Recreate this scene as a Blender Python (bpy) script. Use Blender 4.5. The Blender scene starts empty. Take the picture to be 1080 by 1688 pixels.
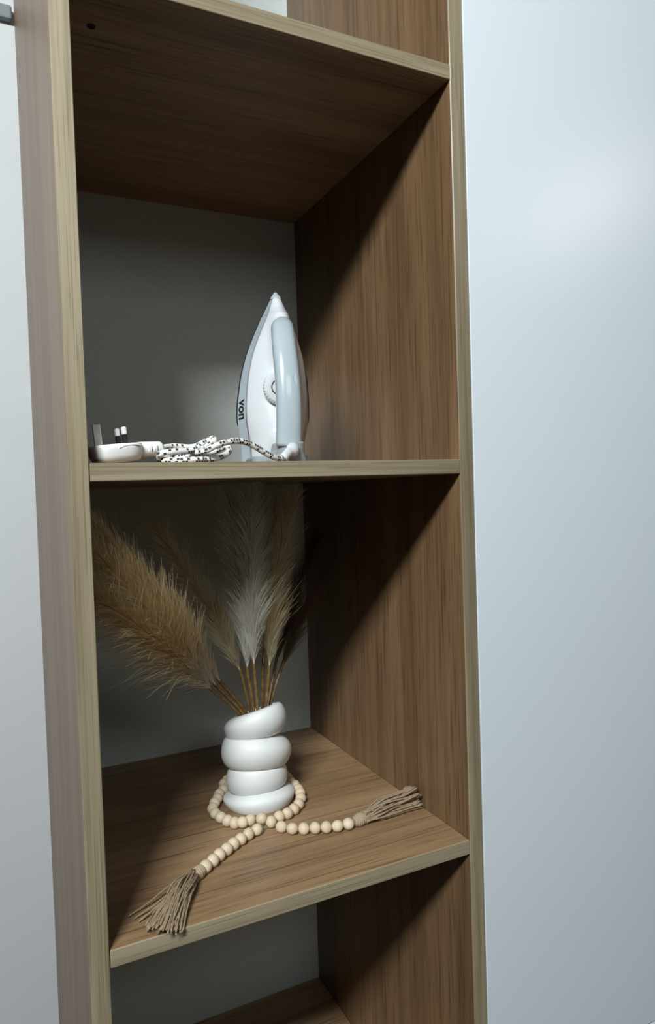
import bpy, bmesh, math, random
import numpy as np
from mathutils import Vector, Matrix

# ------------------------------------------------------------------ camera
SC = bpy.context.scene
COL = SC.collection
CAM = np.array([-0.0842, -0.7052, -0.0346])
YAW, PITCH, ROLL, FPX = 0.4505, -0.0304, -0.0319, 1133.17
PW, PH = 1080, 1688
_cy, _sy, _cp, _sp = math.cos(YAW), math.sin(YAW), math.cos(PITCH), math.sin(PITCH)
_f = np.array([_sy*_cp, _cy*_cp, _sp])
_r0 = np.array([_cy, -_sy, 0.0])
_u0 = np.cross(_r0, _f)
_cr, _sr = math.cos(ROLL), math.sin(ROLL)
_r = _cr*_r0 + _sr*_u0
_u = -_sr*_r0 + _cr*_u0


def ray(px, py):
    return _f + (px-PW/2)/FPX*_r - (py-PH/2)/FPX*_u


def at_y(px, py, Y):
    d = ray(px, py)
    return CAM + d*(Y-CAM[1])/d[1]


def at_z(px, py, Z):
    d = ray(px, py)
    return CAM + d*(Z-CAM[2])/d[2]


def at_x(px, py, X):
    d = ray(px, py)
    return CAM + d*(X-CAM[0])/d[0]


cam_data = bpy.data.cameras.new('camera')
cam = bpy.data.objects.new('camera', cam_data)
COL.objects.link(cam)
cam.matrix_world = Matrix(((_r[0], _u[0], -_f[0], CAM[0]), (_r[1], _u[1], -_f[1], CAM[1]),
                           (_r[2], _u[2], -_f[2], CAM[2]), (0, 0, 0, 1)))
cam_data.sensor_fit = 'VERTICAL'
cam_data.sensor_height = 24
cam_data.lens = FPX/PH*24
cam_data.clip_start = 0.02
SC.camera = cam

# ------------------------------------------------------------------ world, lights, exposure
world = bpy.data.worlds.new('World')
SC.world = world
world.use_nodes = True
world.node_tree.nodes['Background'].inputs[0].default_value = (0.80, 0.92, 1.0, 1)
world.node_tree.nodes['Background'].inputs[1].default_value = 0.035


def area(name, loc, target, sx, sy, power, color):
    d = bpy.data.lights.new(name, 'AREA')
    d.shape = 'RECTANGLE'
    d.size, d.size_y = sx, sy
    d.energy = power
    d.color = color
    o = bpy.data.objects.new(name, d)
    COL.objects.link(o)
    o.location = loc
    dv = (Vector(target)-Vector(loc)).normalized()
    z = -dv
    x = Vector((1, 0, 0))
    x = (x - z*x.dot(z)).normalized()
    y = z.cross(x)
    o.matrix_world = Matrix(((x[0], y[0], z[0], loc[0]), (x[1], y[1], z[1], loc[1]), (x[2], y[2], z[2], loc[2]), (0, 0, 0, 1)))
    return o


area('tube_lamp', (-1.04, -1.47, 1.37), (0.3, 0.1, -0.1), 0.80, 0.26, 92, (0.93, 0.985, 0.985))
area('far_lamp', (2.70, -2.00, 1.40), (0.6, 0.0, 0.0), 0.22, 0.22, 5, (1.0, 0.93, 0.90))
area('front_fill', (0.30, -2.20, 0.98), (0.25, 0.4, 0.1), 0.90, 0.50, 4.8, (0.90, 1.0, 0.97))  # invented soft fill behind the camera, lifts the back of the upper bay

SC.view_settings.view_transform = 'Standard'
SC.view_settings.look = 'None'
SC.view_settings.gamma = 1
SC.view_settings.use_curve_mapping = False
SC.view_settings.exposure = 0.0


# ------------------------------------------------------------------ materials
def new_mat(name):
    m = bpy.data.materials.new(name)
    m.use_nodes = True
    nt = m.node_tree
    return m, nt, nt.nodes['Principled BSDF']


def ramp(nt, stops, fac):
    n = nt.nodes.new('ShaderNodeValToRGB')
    e = n.color_ramp.elements
    while len(e) < len(stops):
        e.new(0.5)
    for k, (p, c) in enumerate(stops):
        e[k].position = p
        e[k].color = (c[0], c[1], c[2], 1)
    nt.links.new(fac, n.inputs[0])
    return n.outputs[0]


def mix(nt, a, b, fac, mode='MIX'):
    n = nt.nodes.new('ShaderNodeMix')
    n.data_type = 'RGBA'
    n.blend_type = mode
    for s, v in ((0, fac), (6, a), (7, b)):
        if hasattr(v, 'is_linked'):
            nt.links.new(v, n.inputs[s])
        elif s == 0:
            n.inputs[s].default_value = v
        else:
            n.inputs[s].default_value = (v[0], v[1], v[2], 1)
    return n.outputs[2]


def coords(nt, scale, kind='Object', loc=(0, 0, 0)):
    t = nt.nodes.new('ShaderNodeTexCoord')
    m = nt.nodes.new('ShaderNodeMapping')
    m.inputs['Scale'].default_value = scale
    m.inputs['Location'].default_value = loc
    nt.links.new(t.outputs[kind], m.inputs[0])
    return m.outputs[0]


def noise(nt, vec, scale=1.0, detail=4, rough=0.55, dist=0.0):
    n = nt.nodes.new('ShaderNodeTexNoise')
    n.inputs['Scale'].default_value = scale
    n.inputs['Detail'].default_value = detail
    n.inputs['Roughness'].default_value = rough
    n.inputs['Distortion'].default_value = dist
    nt.links.new(vec, n.inputs['Vector'])
    return n.outputs['Fac']


def bump(nt, bsdf, h, strength, dist=0.001):
    b = nt.nodes.new('ShaderNodeBump')
    b.inputs['Strength'].default_value = strength
    b.inputs['Distance'].default_value = dist
    nt.links.new(h, b.inputs['Height'])
    nt.links.new(b.outputs[0], bsdf.inputs['Normal'])


def wood(name, axis, dark, mid, light, pore, rough=0.42, fine=1.0, off=(0, 0, 0), pore_amt=0.6):
    """laminate with the grain running along one axis"""
    m, nt, b = new_mat(name)
    def sc(al, ac):
        v = [ac, ac, ac]
        v[axis] = al
        return tuple(v)
    broad = noise(nt, coords(nt, sc(0.9, 14*fine), loc=off), 1, 3, 0.5, 0.6)
    streak = noise(nt, coords(nt, sc(2.2, 75*fine), loc=off), 1, 4, 0.6, 0.3)
    pores = noise(nt, coords(nt, sc(9, 420*fine), loc=off), 1, 2, 0.5)
    c1 = ramp(nt, [(0.34, dark), (0.5, mid), (0.66, light)], broad)
    c2 = ramp(nt, [(0.32, dark), (0.5, mid), (0.68, light)], streak)
    c = mix(nt, c1, c2, 0.42)
    pf = ramp(nt, [(0.55, (0, 0, 0)), (0.66, (1, 1, 1))], pores)
    n = nt.nodes.new('ShaderNodeMath')
    n.operation = 'MULTIPLY'
    nt.links.new(pf, n.inputs[0])
    n.inputs[1].default_value = pore_amt
    c = mix(nt, c, pore, n.outputs[0])
    nt.links.new(c, b.inputs['Base Color'])
    b.inputs['Roughness'].default_value = rough
    bump(nt, b, pores, 0.12, 0.0004)
    return m


def plain(name, col, rough=0.5, metal=0.0, coat=0.0, var=0.0, vscale=40, bmp=0.0):
    m, nt, b = new_mat(name)
    b.inputs['Roughness'].default_value = rough
    b.inputs['Metallic'].default_value = metal
    b.inputs['Coat Weight'].default_value = coat
    b.inputs['Coat Roughness'].default_value = 0.08
    f = noise(nt, coords(nt, (vscale,)*3), 1, 4)
    lo = tuple(c*(1-var) for c in col)
    hi = tuple(min(1, c*(1+var)) for c in col)
    nt.links.new(ramp(nt, [(0.3, lo), (0.7, hi)], f), b.inputs['Base Color'])
    if bmp:
        bump(nt, b, f, bmp, 0.0006)
    return m


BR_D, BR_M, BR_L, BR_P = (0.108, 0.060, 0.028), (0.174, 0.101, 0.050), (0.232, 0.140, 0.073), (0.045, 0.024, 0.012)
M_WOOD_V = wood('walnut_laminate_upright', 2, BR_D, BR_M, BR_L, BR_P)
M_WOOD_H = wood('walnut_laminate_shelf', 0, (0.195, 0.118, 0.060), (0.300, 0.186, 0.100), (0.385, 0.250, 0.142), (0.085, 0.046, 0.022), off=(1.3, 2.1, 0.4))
EB_D, EB_M, EB_L, EB_P = (0.125, 0.098, 0.058), (0.262, 0.217, 0.141), (0.340, 0.288, 0.196), (0.13, 0.095, 0.05)
M_EDGE_V = wood('edge_band_upright', 2, EB_D, EB_M, EB_L, EB_P, rough=0.4, fine=1.9)
M_EDGE_H = wood('edge_band_shelf', 0, EB_D, EB_M, EB_L, EB_P, rough=0.4, fine=1.9)
M_BACK = plain('grey_backing_board', (0.60, 0.655, 0.645), 0.6, var=0.05, vscale=300)
M_DOOR = plain('white_satin_door', (0.65, 0.70, 0.75), 0.30, var=0.01, vscale=3)
M_WALL = plain('white_wall_paint', (0.50, 0.52, 0.54), 0.7, var=0.02, vscale=6, bmp=0.1)
M_TRIM = plain('grey_trim_paint', (0.16, 0.185, 0.20), 0.6, var=0.04, vscale=20)
M_FLOOR = plain('floor_tile', (0.07, 0.06, 0.05), 0.4, var=0.05)
M_DARK = plain('dark_hole', (0.01, 0.01, 0.01), 0.8)
M_IWHITE = plain('glossy_white_plastic', (0.60, 0.63, 0.66), 0.25, coat=0.5, var=0.005)
M_IGREY = plain('blue_grey_plastic', (0.39, 0.455, 0.495), 0.22, coat=0.6, var=0.01)
M_IGREY2 = plain('darker_blue_grey_plastic', (0.27, 0.31, 0.33), 0.32, coat=0.2, var=0.01)
M_SOLE = plain('black_soleplate', (0.03, 0.035, 0.04), 0.35, metal=0.4)
M_PLUG = plain('white_plug_plastic', (0.80, 0.81, 0.80), 0.42, var=0.01)
M_PIN = plain('brass_nickel_pin', (0.74, 0.73, 0.69), 0.5, metal=0.0, var=0.05, vscale=200)
M_BLACK = plain('black_plastic', (0.012, 0.012, 0.014), 0.45)
M_CERAMIC = plain('white_glazed_ceramic', (0.735, 0.755, 0.75), 0.50, coat=0.08, var=0.01)
M_BEAD = None
M_JUTE = plain('jute_cord', (0.30, 0.222, 0.140), 0.85, var=0.25, vscale=900, bmp=0.5)
M_JUTE_W = plain('jute_binding', (0.36, 0.285, 0.190), 0.85, var=0.2, vscale=700, bmp=0.5)
M_STEM = plain('dried_stem', (0.17, 0.100, 0.032), 0.5, var=0.45, vscale=150)


def make_bead_mat():
    m, nt, b = new_mat('pale_bead_wood')
    f = noise(nt, coords(nt, (60, 60, 260)), 1, 4, 0.6, 0.4)
    oi = nt.nodes.new('ShaderNodeObjectInfo')
    c = ramp(nt, [(0.25, (0.60, 0.47, 0.33)), (0.55, (0.70, 0.58, 0.44)), (0.8, (0.76, 0.65, 0.51))], f)
    c2 = ramp(nt, [(0.0, (0.88, 0.86, 0.80)), (1.0, (1.0, 1.0, 1.0))], oi.outputs['Random'])
    nt.links.new(mix(nt, c, c2, 1.0, 'MULTIPLY'), b.inputs['Base Color'])
    b.inputs['Roughness'].default_value = 0.6
    return m


M_BEAD = make_bead_mat()


def make_cord_mat():
    """white braid with small black flecks, laid out along the cord's own UV"""
    m, nt, b = new_mat('braided_cord')
    uv = nt.nodes.new('ShaderNodeUVMap')
    mp = nt.nodes.new('ShaderNodeMapping')
    mp.inputs['Scale'].default_value = (290, 6, 1)
    mp.inputs['Rotation'].default_value = (0, 0, 0.0)
    nt.links.new(uv.outputs[0], mp.inputs[0])
    br = nt.nodes.new('ShaderNodeTexBrick')
    br.offset = 0.5
    br.inputs['Scale'].default_value = 1.0
    br.inputs['Color1'].default_value = (0, 0, 0, 1)
    br.inputs['Color2'].default_value = (1, 1, 1, 1)
    br.inputs['Mortar'].default_value = (0.75, 0.75, 0.75, 1)
    br.inputs['Mortar Size'].default_value = 0.10
    br.inputs['Brick Width'].default_value = 1.0
    br.inputs['Row Height'].default_value = 1.0
    nt.links.new(mp.outputs[0], br.inputs['Vector'])
    c = ramp(nt, [(0.40, (0.03, 0.03, 0.03)), (0.46, (0.76, 0.76, 0.74))], br.outputs['Color'])
    nt.links.new(c, b.inputs['Base Color'])
    b.inputs['Roughness'].default_value = 0.75
    bump(nt, b, br.outputs['Fac'], 0.4, 0.0006)
    return m


M_CORD = make_cord_mat()


def plume_mat(name, root, body, tip):
    """hair colour runs along the plume: UV.x = where on the plume the hair is rooted, UV.y = along the hair"""
    m, nt, b = new_mat(name)
    uv = nt.nodes.new('ShaderNodeUVMap')
    sp = nt.nodes.new('ShaderNodeSeparateXYZ')
    nt.links.new(uv.outputs[0], sp.inputs[0])
    c1 = ramp(nt, [(0.0, root), (0.10, root), (0.24, body), (1.0, body)], sp.outputs[0])
    c2 = ramp(nt, [(0.0, (0, 0, 0)), (0.35, (0.1, 0.1, 0.1)), (1.0, (1, 1, 1))], sp.outputs[1])
    nt.links.new(mix(nt, c1, tip, c2), b.inputs['Base Color'])
    b.inputs['Roughness'].default_value = 0.6
    return m


M_PL_GOLD = plume_mat('golden_pampas', (0.85, 0.82, 0.72), (0.68, 0.46, 0.19), (0.78, 0.62, 0.37))
M_PL_BEIGE = plume_mat('beige_pampas', (0.84, 0.76, 0.56), (0.62, 0.49, 0.26), (0.75, 0.64, 0.40))
M_PL_WHITE = plume_mat('silvery_pampas', (0.85, 0.84, 0.79), (0.72, 0.69, 0.60), (0.78, 0.75, 0.65))
M_PL_BROWN = plume_mat('brown_pampas', (0.16, 0.09, 0.05), (0.10, 0.045, 0.025), (0.15, 0.08, 0.045))


# ------------------------------------------------------------------ object helpers
def thing(name, label, cat, loc=(0, 0, 0), rot=(0, 0, 0), group=None):
    o = bpy.data.objects.new(name, None)
    o.empty_display_size = 0.05
    COL.objects.link(o)
    o.location = loc
    o.rotation_euler = rot
    o['label'] = label
    o['category'] = cat
    if group:
        o['group'] = group
    return o


def link(name, me, mat, parent=None, smooth=False, label=None, kind=None):
    o = bpy.data.objects.new(name, me)
    COL.objects.link(o)
    if mat and not me.materials:
        me.materials.append(mat)
    if smooth:
        me.polygons.foreach_set('use_smooth', [True]*len(me.polygons))
    if parent is not None:
        o.parent = parent
    if label:
        o['label'] = label
    if kind:
        o['kind'] = kind
    return o


def box_mesh(lo, hi, bev=0.0, seg=2):
    bm = bmesh.new()
    bmesh.ops.create_cube(bm, size=1)
    for v in bm.verts:
        v.co = Vector([lo[i] + (v.co[i]+0.5)*(hi[i]-lo[i]) for i in range(3)])
    if bev:
        bmesh.ops.bevel(bm, geom=bm.edges[:], offset=bev, segments=seg, affect='EDGES', profile=0.5)
    me = bpy.data.meshes.new('m')
    bm.to_mesh(me)
    bm.free()
    return me


def loft(rings, closed=True, cap0=True, cap1=True):
    """rings: list of equally long point lists"""
    n = len(rings[0])
    vs = [tuple(p) for r in rings for p in r]
    fs = []
    for i in range(len(rings)-1):
        for j in range(n if closed else n-1):
            a, b = i*n+j, i*n+(j+1) % n
            fs.append((a, b, b+n, a+n))
    if cap0:
        fs.append(tuple(range(n))[::-1])
    if cap1:
        fs.append(tuple((len(rings)-1)*n+j for j in range(n)))
    me = bpy.data.meshes.new('m')
    me.from_pydata(vs, [], fs)
    me.update()
    bm = bmesh.new()
    bm.from_mesh(me)
    bmesh.ops.recalc_face_normals(bm, faces=bm.faces)
    bm.to_mesh(me)
    bm.free()
    return me


def catmull(pts, per=8):
    pts = [np.array(p, float) for p in pts]
    P = [2*pts[0]-pts[1]] + pts + [2*pts[-1]-pts[-2]]
    out = []
    for i in range(1, len(P)-2):
        p0, p1, p2, p3 = P[i-1], P[i], P[i+1], P[i+2]
        for k in range(per):
            t = k/per
            out.append(0.5*((2*p1)+(-p0+p2)*t+(2*p0-5*p1+4*p2-p3)*t*t+(-p0+3*p1-3*p2+p3)*t**3))
    out.append(pts[-1])
    return np.array(out)


def frames(path):
    T = np.gradient(path, axis=0)
    T /= np.linalg.norm(T, axis=1)[:, None]
    up = np.array([0, 0, 1.0]) if abs(T[0][2]) < 0.9 else np.array([1.0, 0, 0])
    N = np.cross(T[0], up)
    N /= np.linalg.norm(N)
    Ns, Bs = [], []
    for t in T:
        N = N - t*N.dot(t)
        N /= np.linalg.norm(N)
        Ns.append(N)
        Bs.append(np.cross(t, N))
    return T, np.array(Ns), np.array(Bs)


def tube_mesh(path, rad, sides=8, uv=False):
    path = np.asarray(path, float)
    T, N, B = frames(path)
    rad = np.broadcast_to(np.asarray(rad, float), (len(path),))
    ang = np.arange(sides)/sides*2*math.pi
    rings = path[:, None, :] + rad[:, None, None]*(np.cos(ang)[None, :, None]*N[:, None, :]+np.sin(ang)[None, :, None]*B[:, None, :])
    me = loft(rings.tolist())
    if uv:
        me = bpy.data.meshes.new('m')
        vs = rings.reshape(-1, 3).tolist()
        fs = []
        s = np.concatenate([[0], np.cumsum(np.linalg.norm(np.diff(path, axis=0), axis=1))])
        uvs = []
        for i in range(len(path)-1):
            for j in range(sides):
                a, b = i*sides+j, i*sides+(j+1) % sides
                fs.append((a, b, b+sides, a+sides))
                uvs += [(s[i], j/sides), (s[i], (j+1)/sides), (s[i+1], (j+1)/sides), (s[i+1], j/sides)]
        me.from_pydata(vs, [], fs)
        ul = me.uv_layers.new(name='UVMap')
        ul.data.foreach_set('uv', [c for q in uvs for c in q])
        me.update()
    return me


def join_meshes(parts):
    vs, fs = [], []
    for me in parts:
        o = len(vs)
        vs += [tuple(v.co) for v in me.vertices]
        fs += [tuple(o+i for i in p.vertices) for p in me.polygons]
    m = bpy.data.meshes.new('m')
    m.from_pydata(vs, [], fs)
    m.update()
    return m


def sphere_mesh(r, seg=20, rings=12, squash=1.0):
    bm = bmesh.new()
    bmesh.ops.create_uvsphere(bm, u_segments=seg, v_segments=rings, radius=r)
    for v in bm.verts:
        v.co.z *= squash
    me = bpy.data.meshes.new('m')
    bm.to_mesh(me)
    bm.free()
    return me


# ------------------------------------------------------------------ the setting
W, D = 0.4443, 0.4912
Z1 = 0.4687          # underside of the upper shelf
Z3 = -0.4859         # top of the lower shelf
Z4 = -0.9762         # top of the bottom shelf
T = 0.018
TL, TR = 0.0190, 0.0202
SIDE_D = 0.600
FLOOR, TOPZ = -1.36, 1.10


def structure(name, me, mat, **k):
    return link(name, me, mat, kind='structure', **k)


structure('wall_back', box_mesh((-2.2, SIDE_D, FLOOR), (2.6, SIDE_D+0.1, 1.45)), M_WALL)
structure('floor', box_mesh((-2.2, -3.0, FLOOR-0.05), (2.6, SIDE_D+0.1, FLOOR)), M_FLOOR)
_b0 = at_y(10, 30, SIDE_D-0.012)[2]
_b1 = at_y(10, 7, SIDE_D-0.012)[2]
structure('trim_1', box_mesh((-1.6, SIDE_D-0.014, _b0), (-TL-0.004, SIDE_D, _b1), 0.003), M_TRIM)

# ------------------------------------------------------------------ shelving unit
unit = thing('shelving_unit', 'tall open walnut shelving unit with pale beige edges and grey back', 'shelf', (W/2, SIDE_D/2, FLOOR))
OX, OY, OZ = W/2, SIDE_D/2, FLOOR


def unit_box(name, lo, hi, mat, parent, bev=0.0006, label=None):
    me = box_mesh([lo[0]-OX, lo[1]-OY, lo[2]-OZ], [hi[0]-OX, hi[1]-OY, hi[2]-OZ], bev, 1)
    return link(name, me, mat, parent, label=label)


EB = 0.0012
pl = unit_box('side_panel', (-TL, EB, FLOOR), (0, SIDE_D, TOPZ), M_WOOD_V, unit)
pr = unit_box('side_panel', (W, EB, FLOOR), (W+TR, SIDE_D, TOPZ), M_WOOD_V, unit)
unit_box('edge_band', (-TL, 0, FLOOR), (0, EB, TOPZ), M_EDGE_V, pl)
unit_box('edge_band', (W, 0, FLOOR), (W+TR, EB, TOPZ), M_EDGE_V, pr)
unit_box('back_panel', (0.0003, D, FLOOR+0.08), (W-0.0003, D+0.006, TOPZ-T), M_BACK, unit, 0)
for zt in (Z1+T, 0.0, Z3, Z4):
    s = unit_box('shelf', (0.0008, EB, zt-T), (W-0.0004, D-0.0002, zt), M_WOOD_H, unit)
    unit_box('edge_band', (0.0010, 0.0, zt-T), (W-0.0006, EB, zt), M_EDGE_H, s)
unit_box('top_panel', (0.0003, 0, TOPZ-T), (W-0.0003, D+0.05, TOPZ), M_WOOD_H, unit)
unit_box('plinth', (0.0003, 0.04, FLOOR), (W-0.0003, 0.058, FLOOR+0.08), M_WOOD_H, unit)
hp = at_z(150, 43, Z1)
bm = bmesh.new()
bmesh.ops.create_cone(bm, cap_ends=True, segments=20, radius1=0.0045, radius2=0.0045, depth=0.0008)
bmesh.ops.translate(bm, verts=bm.verts, vec=(hp[0]-OX, hp[1]-OY, Z1-0.0003-OZ))
me = bpy.data.meshes.new('m')
bm.to_mesh(me)
bm.free()
link('screw_hole', me, M_DARK, unit, label='small dark screw hole under the upper shelf')

# ------------------------------------------------------------------ white wardrobe on the right
wx = W+TR+0.0012
ward = thing('wardrobe', 'plain white satin wardrobe front on the right, beside the shelving unit', 'wardrobe', (wx+0.45, SIDE_D/2, FLOOR))


def ward_box(name, lo, hi, mat, bev=0.0008, label=None):
    c = (wx+0.45, SIDE_D/2, FLOOR)
    return link(name, box_mesh([lo[i]-c[i] for i in range(3)], [hi[i]-c[i] for i in range(3)], bev, 2), mat, ward, label=label)


zg = at_y(1074, 1688, 0)[2]
ward_box('door', (wx, 0.0, zg+0.002), (wx+0.62, 0.018, TOPZ), M_DOOR)
ward_box('drawer_front', (wx, 0.0, FLOOR+0.08), (wx+0.62, 0.018, zg-0.002), M_DOOR)
ward_box('side_panel', (wx, 0.020, FLOOR), (wx+0.018, SIDE_D-0.005, TOPZ), M_DOOR)
ward_box('carcass', (wx+0.02, 0.021, FLOOR), (wx+0.88, SIDE_D-0.005, TOPZ), M_WOOD_V)

# ------------------------------------------------------------------ electric iron
IYAW = math.radians(-7)
ILEAN = math.radians(3.0)
IL = 0.2385
iron = thing('electric_iron', 'white and blue grey electric iron standing upright on its heel with a braided cord', 'iron',
             (0.2690, 0.198, 0.0012), (0, 0, IYAW))
MI = Matrix.Translation(iron.location) @ Matrix.Rotation(IYAW, 4, 'Z')
MI_inv = MI.inverted()


def to_iron(p):
    return np.array(MI_inv @ Vector(p))


_hz = [0.0, 0.0123, 0.0245, 0.0368, 0.049, 0.0612, 0.0735, 0.0858, 0.098, 0.1103, 0.1225, 0.1348, 0.147, 0.1593, 0.1715, 0.1837, 0.196, 0.2083, 0.2205, 0.2300, 0.2355, IL]
_hs = [0.0435, 0.0436, 0.0447, 0.0462, 0.0485, 0.0508, 0.0513, 0.0508, 0.0497, 0.0484, 0.0467, 0.0442, 0.0412, 0.0375, 0.033, 0.0281, 0.0226, 0.0170, 0.0114, 0.0070, 0.0044, 0.0014]


def hw(z):
    return float(np.interp(z, _hz, _hs))


_zs = np.concatenate([np.linspace(0.0, 0.2, 41), np.linspace(0.204, IL, 20)])
_hsm = np.array([hw(z) for z in _zs])
for _ in range(4):                                  # round off the corners of the table
    _hsm[1:-1] = 0.25*_hsm[:-2]+0.5*_hsm[1:-1]+0.25*_hsm[2:]


def hw(z):
    return float(np.interp(z, _zs, _hsm))


def lean(p):
    """the plate leans a little toward the handle side"""
    x, y, z = p
    return (x + z*0.038, y - z*math.tan(ILEAN), z)


def band(z):
    return float(np.interp(z, [0.0, 0.07, 0.15, 0.2], [0.0085, 0.0080, 0.0045, 0.0040]))


def skirt_pt(z, q, side, lift=0.0):
    """q 0..1 from the sole edge to the shell edge"""
    h = hw(z)
    k = min(1.0, h/0.02)
    x = h - band(z)*q*k + lift
    y = -0.0025 - 0.0165*q*k - lift*0.4
    return lean((side*x, y, z))


# soleplate
rings = []
for z in np.concatenate([[0.034, 0.038, 0.045, 0.053, 0.062], _zs[_zs > 0.066]]):
    h = hw(z)+0.0010
    if z < 0.066:
        h = float(np.interp(z, [0.034, 0.062], [0.043, 0.0512]))
    h = max(h, 0.0003)
    rings.append([lean(p) for p in ((-h, 0.0020, z), (-h*0.985, 0.0040, z), (h*0.985, 0.0040, z), (h, 0.0020, z), (h, -0.0026, z), (-h, -0.0026, z))])
link('soleplate', loft(rings), M_SOLE, iron, label='thin black soleplate edge')

# skirt: blue grey band round the shell
rings = []
for z in _zs:
    L_ = [skirt_pt(z, q, -1) for q in np.linspace(0, 1, 6)]
    R_ = [skirt_pt(z, q, 1) for q in np.linspace(1, 0, 6)]
    rings.append(L_+R_)
link('skirt', loft(rings), M_IGREY, iron, smooth=False, label='blue grey skirt band')


def body_h(z):
    return float(np.interp(z, [0.0, 0.02, 0.05, 0.09, 0.13, 0.16, 0.19, 0.21, 0.225, 0.236, IL],
                           [0.036, 0.036, 0.031, 0.024, 0.022, 0.021, 0.018, 0.014, 0.010, 0.004, 0.0005]))


def ridge_h(z):
    return float(np.interp(z, [0.0, 0.02, 0.045, 0.135, 0.150, 0.165, 0.185, 0.200, 0.215, 0.225], [0.030, 0.026, 0.0, 0.0, 0.006, 0.014, 0.013, 0.005, 0.0, 0.0]))


US = np.linspace(-1, 1, 41)


def body_pt(z, u):
    h = hw(z)
    k = min(1.0, h/0.02)
    b = max(h-band(z)*k, 0.0001)
    y0 = 0.0025+0.0165*k
    x = b*u
    y = -(y0 + body_h(z)*(1-abs(u)**1.9)*min(1, k) + 0.0025*(1-u**8)*k + ridge_h(z)*math.exp(-(x/0.0135)**4))
    return lean((x, y, z))


rings = []
for z in np.concatenate([[0.012], _zs[_zs > 0.014]]):
    rings.append([body_pt(z, u) for u in US])
link('body_shell', loft(rings), M_IWHITE, iron, smooth=True, label='glossy white body shell')

# nose cap
rings = []
for z in np.linspace(0.2290, IL+0.0010, 9):
    h = max(hw(min(z, IL))+0.0012, 0.0012)
    k = min(1, h/0.014)
    yb = 0.0028
    n = []
    for a in np.linspace(0, 2*math.pi, 20, endpoint=False):
        n.append(lean((h*math.cos(a), -0.0085*k+0.006*0+math.sin(a)*0.0120*k*(1 if math.sin(a) < 0 else 0.75), z)))
    rings.append(n)
link('nose_tip', loft(rings), M_IGREY, iron, smooth=True, label='blue grey nose tip')

# heel block and heel plate
def rrect(hx, y0, y1, z, n=6, r=0.012):
    pts = []
    for (cx, cy, a0) in ((hx-r, y1+r, -90), (hx-r, y0-r, 0), (-hx+r, y0-r, 90), (-hx+r, y1+r, 180)):
        for k in range(n):
            a = math.radians(a0+90*k/(n-1))
            pts.append((cx+r*math.cos(a), cy+r*math.sin(a), z))
    return pts


rings = [rrect(0.041, -0.004, -0.062, z, r=0.012) for z in (0.0, 0.010)] + [rrect(0.039, -0.005, -0.060, 0.0125, r=0.012)]
link('heel_plate', loft(rings), M_IGREY2, iron, label='dark grey heel plate')
rings = []
for z, hx, y1, xo in ((0.0, 0.0265, -0.0955, -0.0015), (0.006, 0.0245, -0.098, -0.0010), (0.013, 0.0195, -0.1005, 0.0015), (0.019, 0.0173, -0.1035, 0.0020),
                      (0.026, 0.0168, -0.1045, 0.0025), (0.0285, 0.0160, -0.1030, 0.0025)):
    rings.append([(q[0]+xo, q[1], q[2]) for q in rrect(hx, -0.030, y1, z, r=0.012)])
link('heel', loft(rings), M_IGREY2, iron, smooth=False, label='darker grey heel under the handle')

# handle: an arch from nose to heel
hp_ = catmull([to_iron(at_y(*q)) for q in ((464.5, 534, 0.152), (465.5, 545, 0.136), (468, 570, 0.119), (472, 605, 0.109), (475.3, 645, 0.104),
                                           (476.6, 690, 0.103), (476, 735, 0.106))], 8)
rings = []
nH = len(hp_)
for i, p in enumerate(hp_):
    t = hp_[min(i+1, nH-1)]-hp_[max(i-1, 0)]
    t /= np.linalg.norm(t)
    nrm = np.array([0, -t[2], t[1]])
    if nrm[1] > 0:
        nrm = -nrm
    s = i/(nH-1)
    wd = 0.0152*min(1, 0.45+math.sqrt(max(0, s/0.10))*0.55) if s < 0.10 else 0.0152
    wd *= 1.0 + 0.09*s
    th = 0.0120
    ring = []
    for a in np.linspace(0, 2*math.pi, 28, endpoint=False):
        ca, sa = math.cos(a), math.sin(a)
        e = 0.82
        q = p + np.array([1, 0, 0])*wd*math.copysign(abs(ca)**e, ca) + nrm*th*math.copysign(abs(sa)**e, sa)
        ring.append(tuple(q))
    rings.append(ring)
link('handle', loft(rings), M_IGREY, iron, smooth=True, label='rounded blue grey handle')

# dial with its printed ring
def dial_mesh():
    rings = []
    n = 72
    prof = [(0.0, 0.0230, 0), (0.004, 0.0235, 1), (0.0075, 0.0230, 1), (0.0098, 0.0205, 0), (0.0105, 0.0160, 0)]
    for dy, r, kn in prof:
        ring = []
        for k in range(n):
            a = 2*math.pi*k/n
            rr = r*(1-0.022*(k % 2)*kn)
            ring.append((rr*math.cos(a), -dy, rr*math.sin(a)))
        rings.append(ring)
    return loft(rings)


zd = 0.103
dy = body_pt(zd, 0)[1]
dial = link('temperature_dial', dial_mesh(), M_IWHITE, iron, label='white knurled temperature dial')
dial.location = (0.0010, dy+0.0015, zd)
ringp = [(-0.0060+0.0075*math.cos(a), -0.0108, 0.0090*math.sin(a)) for a in np.linspace(math.radians(60), math.radians(300), 28)]
link('dial_mark', tube_mesh(ringp, 0.0008, 6), M_BLACK, dial, label='dark ring printed on the dial')

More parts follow.
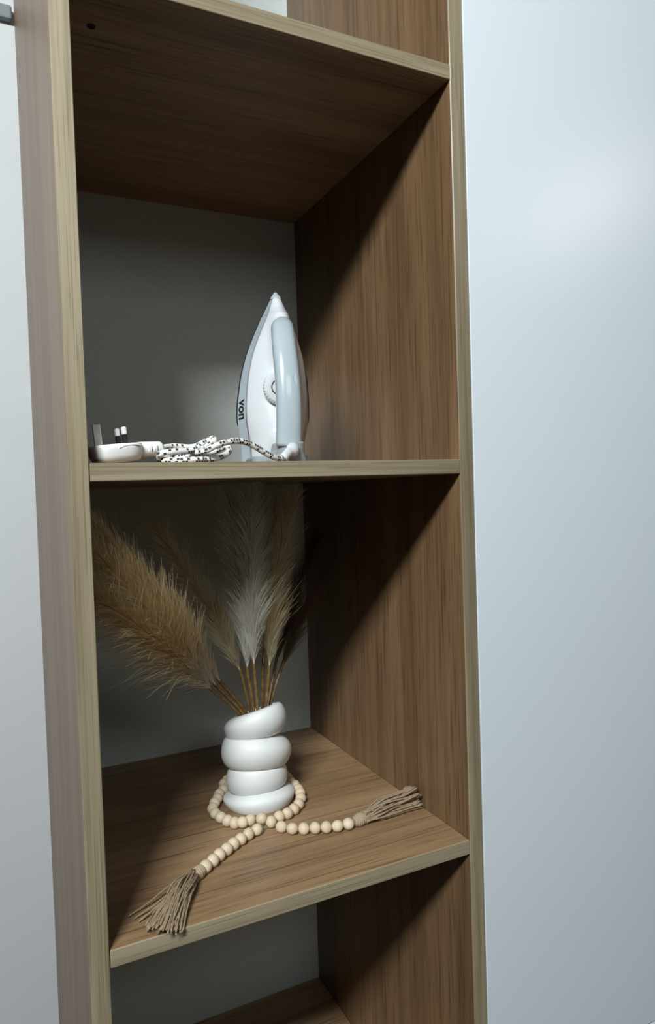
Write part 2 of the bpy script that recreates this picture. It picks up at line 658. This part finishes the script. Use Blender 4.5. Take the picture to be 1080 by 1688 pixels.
# logo: lettering along the left skirt
cu = bpy.data.curves.new('t', 'FONT')
cu.body = 'von'
cu.size = 1.0
cu.resolution_u = 6
cu.offset = 0.018
tmp = bpy.data.objects.new('t', cu)
COL.objects.link(tmp)
bpy.context.view_layer.update()
me = bpy.data.meshes.new_from_object(tmp.evaluated_get(bpy.context.evaluated_depsgraph_get()))
bpy.data.objects.remove(tmp)
bm = bmesh.new()
bm.from_mesh(me)
bmesh.ops.triangulate(bm, faces=bm.faces)
xs = [v.co.x for v in bm.verts]
ys = [v.co.y for v in bm.verts]
x0, x1, y0, y1 = min(xs), max(xs), min(ys), max(ys)
for v in bm.verts:
    a = (v.co.x-x0)/(x1-x0)
    c = (v.co.y-y0)/(y1-y0)
    z = 0.0925 - a*0.0270
    v.co = Vector(skirt_pt(z, 0.14+0.66*c, -1, 0.0004))
me2 = bpy.data.meshes.new('m')
bm.to_mesh(me2)
bm.free()
link('logo', me2, M_BLACK, iron, label='black printed lettering reading von')

# strain relief where the cord leaves the heel
sr_top = to_iron(at_y(482, 742, 0.094))
sr_end = to_iron(at_y(467, 755, 0.076))
path = catmull([sr_top+np.array([0.001, 0.010, 0.004]), sr_top, 0.5*(sr_top+sr_end)+np.array([0, -0.001, 0.0015]), sr_end], 6)
rad = np.interp(np.linspace(0, 1, len(path)), [0, 0.25, 0.45, 0.6, 1.0], [0.0070, 0.0092, 0.0086, 0.0060, 0.0054])
link('strain_relief', tube_mesh(path, rad, 16), M_IWHITE, iron, smooth=True, label='white rubber cord sleeve')

# ---- plug (lies on its back, pins up) ----
PY = 0.042
pc = at_y(192, 752, PY)
PLUG_YAW, PLUG_TILT = math.radians(9), math.radians(-5)
MP = Matrix.Translation((pc[0], PY, 0.0)) @ Matrix.Rotation(PLUG_YAW, 4, 'Z') @ Matrix.Translation((0, 0, 0.0012)) @ Matrix.Rotation(PLUG_TILT, 4, 'Y')
MPI = MI_inv @ MP


def plug_part(name, me, mat, parent, smooth=False, label=None):
    o = link(name, me, mat, parent, smooth=smooth, label=label)
    return o


def plug_ring(z, gx0, gx1, gy):
    pts = []
    n = 40
    for k in range(n):
        a = 2*math.pi*k/n
        ca, sa = math.cos(a), math.sin(a)
        e = 0.62
        x = (gx0+gx1)/2 + (gx1-gx0)/2*math.copysign(abs(ca)**e, ca)
        # narrower toward the cord end
        wf = 1.0 - 0.16*max(0, ca)
        pts.append((x, gy*wf*math.copysign(abs(sa)**e, sa), z))
    return pts


rings = [plug_ring(0.0005, -0.0165, 0.0200, 0.0165), plug_ring(0.0030, -0.0225, 0.0245, 0.0215), plug_ring(0.0080, -0.0250, 0.0260, 0.0240),
         plug_ring(0.0140, -0.0262, 0.0268, 0.0250), plug_ring(0.0178, -0.0268, 0.0270, 0.0253), plug_ring(0.0195, -0.0262, 0.0264, 0.0247)]
plug = plug_part('plug', loft(rings), M_PLUG, iron, True, 'white three pin plug lying with its pins up')
plug.matrix_local = MPI
_at = plug.data
bm = bmesh.new()
bm.from_mesh(_at)
for f in bm.faces:
    f.smooth = len(f.verts) == 4
bm.to_mesh(_at)
bm.free()
# thumb recess rim on the front side
gr = catmull([(-0.004, -0.0252, 0.0150), (0.004, -0.0247, 0.0172), (0.014, -0.0232, 0.0176), (0.0225, -0.0200, 0.0160)], 6)
plug_part('grip_ridge', tube_mesh(gr, 0.0007, 6), M_PLUG, plug, True)
plug_part('earth_pin', box_mesh((-0.0205, -0.0020, 0.0185), (-0.0125, 0.0020, 0.0420), 0.0007), M_PIN, plug, label='long flat metal earth pin')
for yy in (-0.0108, 0.0108):
    plug_part('live_pin', box_mesh((0.0062, yy-0.0032, 0.0185), (0.0102, yy+0.0032, 0.0292), 0.0004), M_BLACK, plug, label='metal pin with a black insulated lower half')
    plug_part('pin_tip', box_mesh((0.0060, yy-0.0033, 0.0290), (0.0104, yy+0.0033, 0.0372), 0.0013), M_PIN, plug, label='bare metal end of a plug pin')
slp = [(0.0255, 0, 0.0120), (0.030, 0, 0.0121), (0.038, 0, 0.0122), (0.0490, 0, 0.0122), (0.0515, 0, 0.0122)]
plug_part('cord_sleeve', tube_mesh(slp, [0.0088, 0.0088, 0.0083, 0.0078, 0.0062], 16), M_PLUG, plug, True)
for k, xs_ in enumerate((0.0340, 0.0372, 0.0405, 0.0440)):
    rr = np.interp(xs_, [0.03, 0.047], [0.0088, 0.0079])
    arc = [(xs_, -rr*math.cos(a), 0.0122+rr*math.sin(a)) for a in np.linspace(-0.35, 0.35, 6)]
    plug_part('sleeve_slot', tube_mesh(arc, 0.0004, 5), M_BLACK if k in (1, 3) else M_PLUG, plug)

# ---- cord: one long path from plug to heel, folded into a bundle ----
CR = 0.0036
ce = np.array(MP @ Vector((0.0505, 0, 0.0122)))


def cp(px, py, Y):
    p = at_y(px, py, Y)
    p[2] = max(p[2], CR+0.0006)
    return p


cw = [ce, cp(285, 736, 0.064), cp(318, 737, 0.070), cp(338, 728, 0.066), cp(351, 723, 0.064), cp(352, 731, 0.074), cp(334, 741, 0.082),
      cp(308, 744, 0.080), cp(276, 745, 0.078), cp(266, 750, 0.083), cp(277, 756, 0.076), cp(308, 752, 0.062), cp(335, 740, 0.052), cp(350, 730, 0.048),
      cp(352, 724, 0.054), cp(338, 729, 0.058), cp(318, 742, 0.050), cp(288, 744, 0.040), cp(266, 748, 0.042), cp(264, 757, 0.050), cp(285, 759, 0.040),
      cp(318, 758, 0.036), cp(348, 757, 0.048), cp(370, 750, 0.062), cp(378, 742, 0.076), cp(372, 736, 0.088), cp(350, 745, 0.096), cp(318, 752, 0.094),
      cp(285, 754, 0.098), cp(272, 747, 0.092), cp(290, 739, 0.086), cp(318, 746, 0.056), cp(340, 742, 0.040), cp(362, 732, 0.040), cp(385, 727, 0.044),
      cp(405, 729, 0.050), cp(425, 739, 0.056), cp(445, 751, 0.062), cp(460, 756, 0.070), np.array(MI @ Vector(sr_end))]
path = catmull(cw, 9)
path[:, 2] = np.maximum(path[:, 2], CR+0.0004)
path_l = np.array([to_iron(p) for p in path])
link('power_cord', tube_mesh(path_l, CR, 10, uv=True), M_CORD, iron, smooth=True, label='white braided cord with black flecks, gathered in a loose bundle')

# ------------------------------------------------------------------ vase
VC = (0.2475, 0.2435)
vyaw = math.atan2(-0.337, 0.941)
vase = None
# ring planes: z, centre offset, radius, tilt right-up, tilt front-up
PL = [(0.000, 0.000, 0.0470, 0, 0), (0.0180, -0.001, 0.0360, 5, 10), (0.0520, -0.0005, 0.0392, 0, 11), (0.0965, -0.0095, 0.0345, 0, 11), (0.1340, 0.0000, 0.0318, 16, 14)]
BULGE = [(0.0525, 0.0005, 0.5), (0.0450, -0.0015, 0.5), (0.0514, -0.001, 0.5), (0.0460, -0.0010, 0.5)]
NV = 64
rings = []


def vring(z, ox, R, ta, tb, inner=0.0):
    ta, tb = math.tan(math.radians(ta)), math.tan(math.radians(tb))
    pts = []
    for k in range(NV):
        th = 2*math.pi*k/NV
        x, y = R*math.cos(th), R*math.sin(th)
        pts.append((ox+x, y, z + x*ta - y*tb))
    return pts


for i in range(4):
    a, b = PL[i], PL[i+1]
    Rm, om, ex = BULGE[i]
    ns = 18
    for k in range(ns if i < 3 else ns+1):
        s = k/ns
        s2 = 0.5-0.5*math.cos(math.pi*s)
        base = [a[j]+(b[j]-a[j])*s2 for j in range(5)]
        w = math.sin(math.pi*s2)**ex if 0 < s2 < 1 else 0
        R = base[2]*(1-w)+Rm*w
        ox = base[1]*(1-w)+om*w
        if i == 0 and s2 < 0.45:
            R = max(R, 0.0478)
        rings.append(vring(base[0], ox, R, base[3], base[4]))
z, ox, R, ta, tb = PL[4]
rings.append(vring(z+0.0005, ox, R-0.0020, ta, tb))
rings.append(vring(z-0.0010, ox, R-0.0038, ta, tb))
rings.append(vring(z-0.012, ox, R-0.0040, ta, tb))
rings.append(vring(0.090, -0.008, 0.0280, 3, 8))
rings.append(vring(0.060, 0, 0.0300, 0, 0))
rings.append(vring(0.012, 0, 0.0300, 0, 0))
me = loft(rings)
vase = link('ceramic_vase', me, M_CERAMIC, None, True)
vase.location = (VC[0], VC[1], Z3+0.0003)
vase.rotation_euler = (0, 0, vyaw)
vase['label'] = 'white glossy ceramic vase shaped like stacked twisted coils, holding pampas'
vase['category'] = 'vase'
bm = bmesh.new()
bm.from_mesh(vase.data)
for f in bm.faces:
    f.smooth = len(f.verts) == 4
bm.to_mesh(vase.data)
bm.free()

# ------------------------------------------------------------------ pampas stems
rng = np.random.default_rng(11)


def hair_mesh(paths, radii, tvals):
    """paths (n,k,3) thin three-sided hairs as one mesh with UV (root position, along hair)"""
    n, k, _ = paths.shape
    Tn = np.gradient(paths, axis=1)
    Tn /= np.linalg.norm(Tn, axis=2)[..., None]+1e-12
    ref = rng.normal(size=(n, 1, 3))
    A = np.cross(Tn, ref)
    A /= np.linalg.norm(A, axis=2)[..., None]+1e-12
    B = np.cross(Tn, A)
    ang = np.arange(3)*2*math.pi/3
    taper = np.linspace(1, 0.45, k)[None, :, None]
    V = np.stack([paths + (np.cos(a)*A+np.sin(a)*B)*radii[:, None, None]*taper for a in ang], axis=2)  # n,k,3,3
    verts = V.reshape(-1, 3)
    i = np.arange(n)[:, None, None]
    s = np.arange(k-1)[None, :, None]
    j = np.arange(3)[None, None, :]
    base = i*k*3
    a = base+s*3+j
    b = base+s*3+(j+1) % 3
    c = base+(s+1)*3+(j+1) % 3
    d = base+(s+1)*3+j
    F = np.stack([a, b, c, d], axis=-1).reshape(-1, 4)
    me = bpy.data.meshes.new('m')
    nf = len(F)
    me.vertices.add(len(verts))
    me.vertices.foreach_set('co', verts.ravel())
    me.loops.add(nf*4)
    me.loops.foreach_set('vertex_index', F.ravel().astype(np.int32))
    me.polygons.add(nf)
    me.polygons.foreach_set('loop_start', np.arange(0, nf*4, 4, dtype=np.int32))
    me.polygons.foreach_set('use_smooth', np.ones(nf, dtype=bool))
    me.update(calc_edges=True)
    ul = me.uv_layers.new(name='UVMap')
    u = tvals[F // (k*3)]
    v = ((F % (k*3))//3)/(k-1)
    ul.data.foreach_set('uv', np.stack([u, v], -1).ravel())
    me.validate()
    return me


def pampas(label, mouth, base, mid, tip, mat, n=1500, spread=(14, 34), length=(0.055, 0.10), droop=(0, 0, -0.02), hair_r=0.00017, side=(0, 0, 0)):
    mouth, base, mid, tip = [np.array(p, float) for p in (mouth, base, mid, tip)]
    d = (mouth-base)
    d /= np.linalg.norm(d)
    # the stem goes on down into the vase, to a point near the foot of its inside
    foot = np.array([VC[0]+(mouth[0]-VC[0])*-0.35, VC[1]+(mouth[1]-VC[1])*-0.35, Z3+0.030])
    root = thing('pampas_stem', label, 'dried plant', tuple(foot), (0, 0, 0), 'pampas stems in the vase')
    st = catmull([foot, 0.5*(foot+mouth), mouth, base, base+(mid-base)*0.25], 6)
    link('stem', tube_mesh(st-foot, 0.0025, 8), M_STEM, root, True)
    ax = catmull([base, base+(mid-base)*0.5, mid, mid+(tip-mid)*0.55, tip], 14)
    link('spine', tube_mesh(ax-foot, np.linspace(0.0015, 0.0005, len(ax)), 5), mat, root, True)
    t = rng.random(n)**1.15
    idx = t*(len(ax)-1)
    i0 = np.clip(idx.astype(int), 0, len(ax)-2)
    fr = (idx-i0)[:, None]
    P0 = ax[i0]*(1-fr)+ax[i0+1]*fr
    Tn = ax[i0+1]-ax[i0]
    Tn /= np.linalg.norm(Tn, axis=1)[:, None]
    rd = rng.normal(size=(n, 3))
    rd -= Tn*np.sum(rd*Tn, axis=1)[:, None]
    rd /= np.linalg.norm(rd, axis=1)[:, None]
    a = np.radians(rng.uniform(spread[0]*0.25, spread[1], n))*np.clip(0.45+t*2.2, 0, 1)
    L = rng.uniform(length[0], length[1], n)*(1-0.55*t**2)*np.clip(0.55+t*3, 0, 1)
    dirs = Tn*np.cos(a)[:, None]+rd*np.sin(a)[:, None]
    k = 5
    s = np.linspace(0, 1, k)[None, :, None]
    bend = rd*rng.uniform(0.1, 0.45, n)[:, None] + np.array(droop)[None]*20*rng.uniform(0.3, 1.2, n)[:, None] + np.array(side)[None]
    bend += rng.normal(scale=0.065, size=(n, 3))
    paths = P0[:, None]+dirs[:, None]*(s*L[:, None, None])+bend[:, None]*(s**2*L[:, None, None]*0.35)
    paths[..., 0] = np.clip(paths[..., 0], 0.004, W-0.004)
    paths[..., 1] = np.clip(paths[..., 1], 0.004, D-0.004)
    paths[..., 2] = np.clip(paths[..., 2], Z3+0.01, -T-0.003)
    rad = np.full(n, hair_r)*rng.uniform(0.7, 1.3, n)
    o = link('plume', hair_mesh(paths-foot, rad, t), mat, root, kind='stuff')
    return root


pampas('lowest golden pampas stem leaning far left, its fluffy plume lowest', at_y(398, 1181, 0.240), at_y(350, 1137, 0.215), at_y(262, 1062, 0.125), at_y(165, 985, 0.050), M_PL_GOLD,
       n=2400, spread=(10, 34), length=(0.06, 0.125), droop=(-0.004, 0, -0.004))
pampas('golden pampas stem leaning left, middle one of the left bunch', at_y(403, 1179, 0.236), at_y(357, 1131, 0.222), at_y(275, 1030, 0.125), at_y(165, 920, 0.050), M_PL_GOLD,
       n=2400, spread=(8, 24), length=(0.06, 0.115), droop=(-0.002, 0, -0.005))
pampas('golden pampas stem leaning left, topmost of the left bunch', at_y(407, 1177, 0.246), at_y(364, 1125, 0.232), at_y(295, 1022, 0.140), at_y(172, 880, 0.060), M_PL_GOLD,
       n=2200, spread=(6, 19), length=(0.05, 0.095), droop=(-0.002, 0, -0.003))
pampas('beige pampas stem leaning left of the upright plumes, behind the left bunch', at_y(413, 1176, 0.262), at_y(397, 1107, 0.262), at_y(352, 1010, 0.215), at_y(262, 875, 0.135), M_PL_BEIGE,
       n=1700, spread=(10, 25), length=(0.05, 0.095), droop=(0, 0, -0.003))
pampas('silvery upright pampas stem, left one of the pale pair', at_y(419, 1173, 0.240), at_y(408, 1103, 0.240), at_y(403, 980, 0.195), at_y(378, 815, 0.115), M_PL_WHITE,
       n=1700, spread=(7, 24), length=(0.055, 0.09), droop=(0, 0, 0), hair_r=0.00020)
pampas('silvery upright pampas stem, tallest and palest in the centre', at_y(425, 1171, 0.226), at_y(419, 1098, 0.222), at_y(415, 965, 0.165), at_y(411, 822, 0.090), M_PL_WHITE,
       n=2300, spread=(7, 25), length=(0.055, 0.095), droop=(0, 0, 0), hair_r=0.00021)
pampas('thin beige pampas stem just right of the palest plume', at_y(432, 1170, 0.256), at_y(434, 1098, 0.258), at_y(440, 975, 0.225), at_y(455, 845, 0.165), M_PL_BEIGE,
       n=900, spread=(8, 18), length=(0.045, 0.075), droop=(0, 0, 0))
pampas('beige upright pampas stem at the right of the vase mouth', at_y(438, 1168, 0.238), at_y(444, 1101, 0.236), at_y(452, 975, 0.180), at_y(478, 830, 0.105), M_PL_BEIGE,
       n=1900, spread=(8, 25), length=(0.05, 0.085), droop=(0, 0, 0))
pampas('dark brown pampas stem leaning right, higher of the two dark ones', at_y(441, 1167, 0.262), at_y(455, 1092, 0.285), at_y(478, 1000, 0.310), at_y(520, 890, 0.350), M_PL_BROWN,
       n=1500, spread=(10, 26), length=(0.05, 0.095), droop=(0.002, 0, -0.004))
pampas('dark brown pampas stem leaning right, lower and nearest the right panel', at_y(444, 1166, 0.250), at_y(463, 1104, 0.262), at_y(490, 1030, 0.285), at_y(535, 945, 0.320), M_PL_BROWN,
       n=1300, spread=(10, 28), length=(0.045, 0.085), droop=(0.002, 0, -0.008))

# ------------------------------------------------------------------ bead garland
BR = 0.0079
gl = thing('bead_garland', 'pale wooden bead garland with two jute tassels looped round the white vase', 'garland', (VC[0], VC[1]-0.06, Z3))
GO = np.array(gl.location)
bead_me = sphere_mesh(BR, 20, 12, 0.94)
bead_me.materials.append(M_BEAD)
bead_me.polygons.foreach_set('use_smooth', [True]*len(bead_me.polygons))
ZB = Z3+BR*0.97


def zpt(px, py, z=ZB):
    return at_z(px, py, z)


ring_px = [(447, 1355), (460.5, 1346), (473.8, 1341), (485, 1333.7), (492.5, 1325.5), (496, 1315.5), (495, 1307), (489, 1301.5)]
front_px = [(381, 1303.5), (370, 1309), (361.8, 1316), (354, 1323.5), (350.5, 1332.5), (355, 1341), (364, 1347.5), (375, 1353), (387, 1356.5), (400, 1355.5), (413, 1351.5)]
right_px = [(464, 1363), (482, 1366), (501, 1366), (519.5, 1364.8), (538, 1363.6), (556.5, 1361.6), (574.5, 1357.8)]
left_px = [(423.5, 1367.5), (409.5, 1375), (397, 1383.3), (385, 1391.3), (374, 1400), (362, 1408.8), (351, 1418.6), (339, 1428.5)]
r_w = [zpt(*p) for p in ring_px]
f_w = [zpt(*p) for p in front_px]
back = catmull([r_w[-2], r_w[-1], (VC[0]+0.058, VC[1]+0.066, ZB), (VC[0]+0.014, VC[1]+0.080, ZB), (VC[0]-0.030, VC[1]+0.072, ZB), f_w[0], f_w[1]], 30)
back = back[30:-30]
seg = np.concatenate([[0], np.cumsum(np.linalg.norm(np.diff(back, axis=0), axis=1))])
nb = max(2, int(round(seg[-1]/0.0150)))
b_w = [np.array([np.interp(seg[-1]*k/nb, seg, back[:, c]) for c in range(3)]) for k in range(1, nb)]
top_bead = zpt(431, 1349, ZB+0.006)
chain = [zpt(*p) for p in left_px][::-1] + [top_bead]
beads = [zpt(*p) for p in left_px] + [top_bead] + f_w + r_w + b_w + [zpt(*p) for p in right_px]
# push beads off the vase foot
for q in beads:
    v = np.array([q[0]-VC[0], q[1]-VC[1]])
    d = np.linalg.norm(v)
    if d < 0.0535+BR*0.8:
        q[:2] = np.array(VC)+v/d*(0.0535+BR*0.8)
for q in beads:
    b = link('wooden_bead', bead_me, None, gl)
    b.location = tuple(q-GO)
    b.rotation_euler = (rng.uniform(0, 6.3), rng.uniform(0, 6.3), rng.uniform(0, 6.3))
    b.scale = (1.0, 1.0, 1.0)
loop = r_w + b_w + f_w
sp_ = [np.array(p)-GO for p in loop + [top_bead]]
link('string', join_meshes([tube_mesh(catmull(sp_, 3), 0.0010, 6),
                            tube_mesh(catmull([np.array(p)-GO for p in [zpt(*q) for q in left_px[::-1]]+[zpt(433, 1366, Z3+0.005), r_w[0]]], 3), 0.0010, 6),
                            tube_mesh(catmull([np.array(p)-GO for p in [r_w[0]]+[zpt(*q) for q in right_px]], 3), 0.0010, 6)]), M_JUTE, gl, True)


def tassel(label, head, neck, ends_fn, n, rbind, seed, thick=0.0010):
    r = np.random.default_rng(seed)
    head, neck = np.array(head), np.array(neck)
    ax = neck-head
    L = np.linalg.norm(ax)
    ax /= L
    # binding: wraps of jute round the neck
    prof_t = np.linspace(0, 1, 26)
    pth = head[None]+ax[None]*(prof_t*L)[:, None]
    rad = rbind*(0.72+0.28*np.sin(np.pi*np.clip(prof_t*1.1, 0, 1)))*(1+0.10*np.sin(prof_t*2*math.pi*6))
    rad[0] *= 0.5
    bd = link('tassel', tube_mesh(pth-GO, rad, 16), M_JUTE_W, gl, True, label=label)
    parts = []
    side = np.cross(ax, [0, 0, 1.0])
    side /= np.linalg.norm(side)
    upv = np.cross(side, ax)
    for i in range(n):
        e, lift = ends_fn(r, i)
        a = r.uniform(0, 2*math.pi)
        q = math.sqrt(r.random())*rbind*0.95
        s0 = neck - ax*0.003 + side*math.cos(a)*q + upv*math.sin(a)*q
        e = np.array(e)
        m1 = s0*0.66+e*0.34 + np.array([0, 0, lift]) + side*r.normal(0, 0.0022)
        m2 = s0*0.30+e*0.70 + np.array([0, 0, lift*0.55]) + side*r.normal(0, 0.0026)
        pp = catmull([s0, m1, m2, e], 6)
        parts.append(tube_mesh(pp-GO, thick*r.uniform(0.8, 1.15)*(1+0.12*np.sin(np.arange(len(pp))*2.4)), 5))
    s_ = link('strands', join_meshes(parts), M_JUTE, bd, True, kind='stuff')
    return bd


def ends_left(r, i):
    if i < 3:
        px, py = [(211, 1511), (222, 1514), (229, 1519)][i]
        return at_z(px, py, Z3+0.002), 0.003
    t = r.random()
    layer = r.random()
    px = 238+t*62+r.normal(0, 2)
    py = 1527+t*6+r.normal(0, 4)-8*math.sin(t*3)*0
    e = at_z(px, py, Z3+0.0015+0.010*layer*(1-abs(t-0.45)))
    if e[1] < -0.001:
        e[2] -= 0.001
    return e, 0.003+0.006*layer


tassel('jute tassel fanned out at the front edge', zpt(334, 1433, Z3+0.0065), zpt(318, 1446, Z3+0.0070), ends_left, 95, 0.0078, 3)


def ends_right(r, i):
    t = r.random()
    px, py = 678+t*12+r.normal(0, 4), 1297+t*27+r.normal(0, 2)
    X = min(W-0.004, 0.4375+r.normal(0, 0.003))
    e = at_x(px, py, X)
    e[2] = max(e[2], Z3+0.0015)
    return e, 0.010*r.uniform(-0.3, 1.0)*(1.2-t)


tassel('jute tassel propped against the right side panel', zpt(584, 1355, Z3+0.0072), zpt(602, 1347, Z3+0.0080), ends_right, 120, 0.0085, 5, 0.0013)
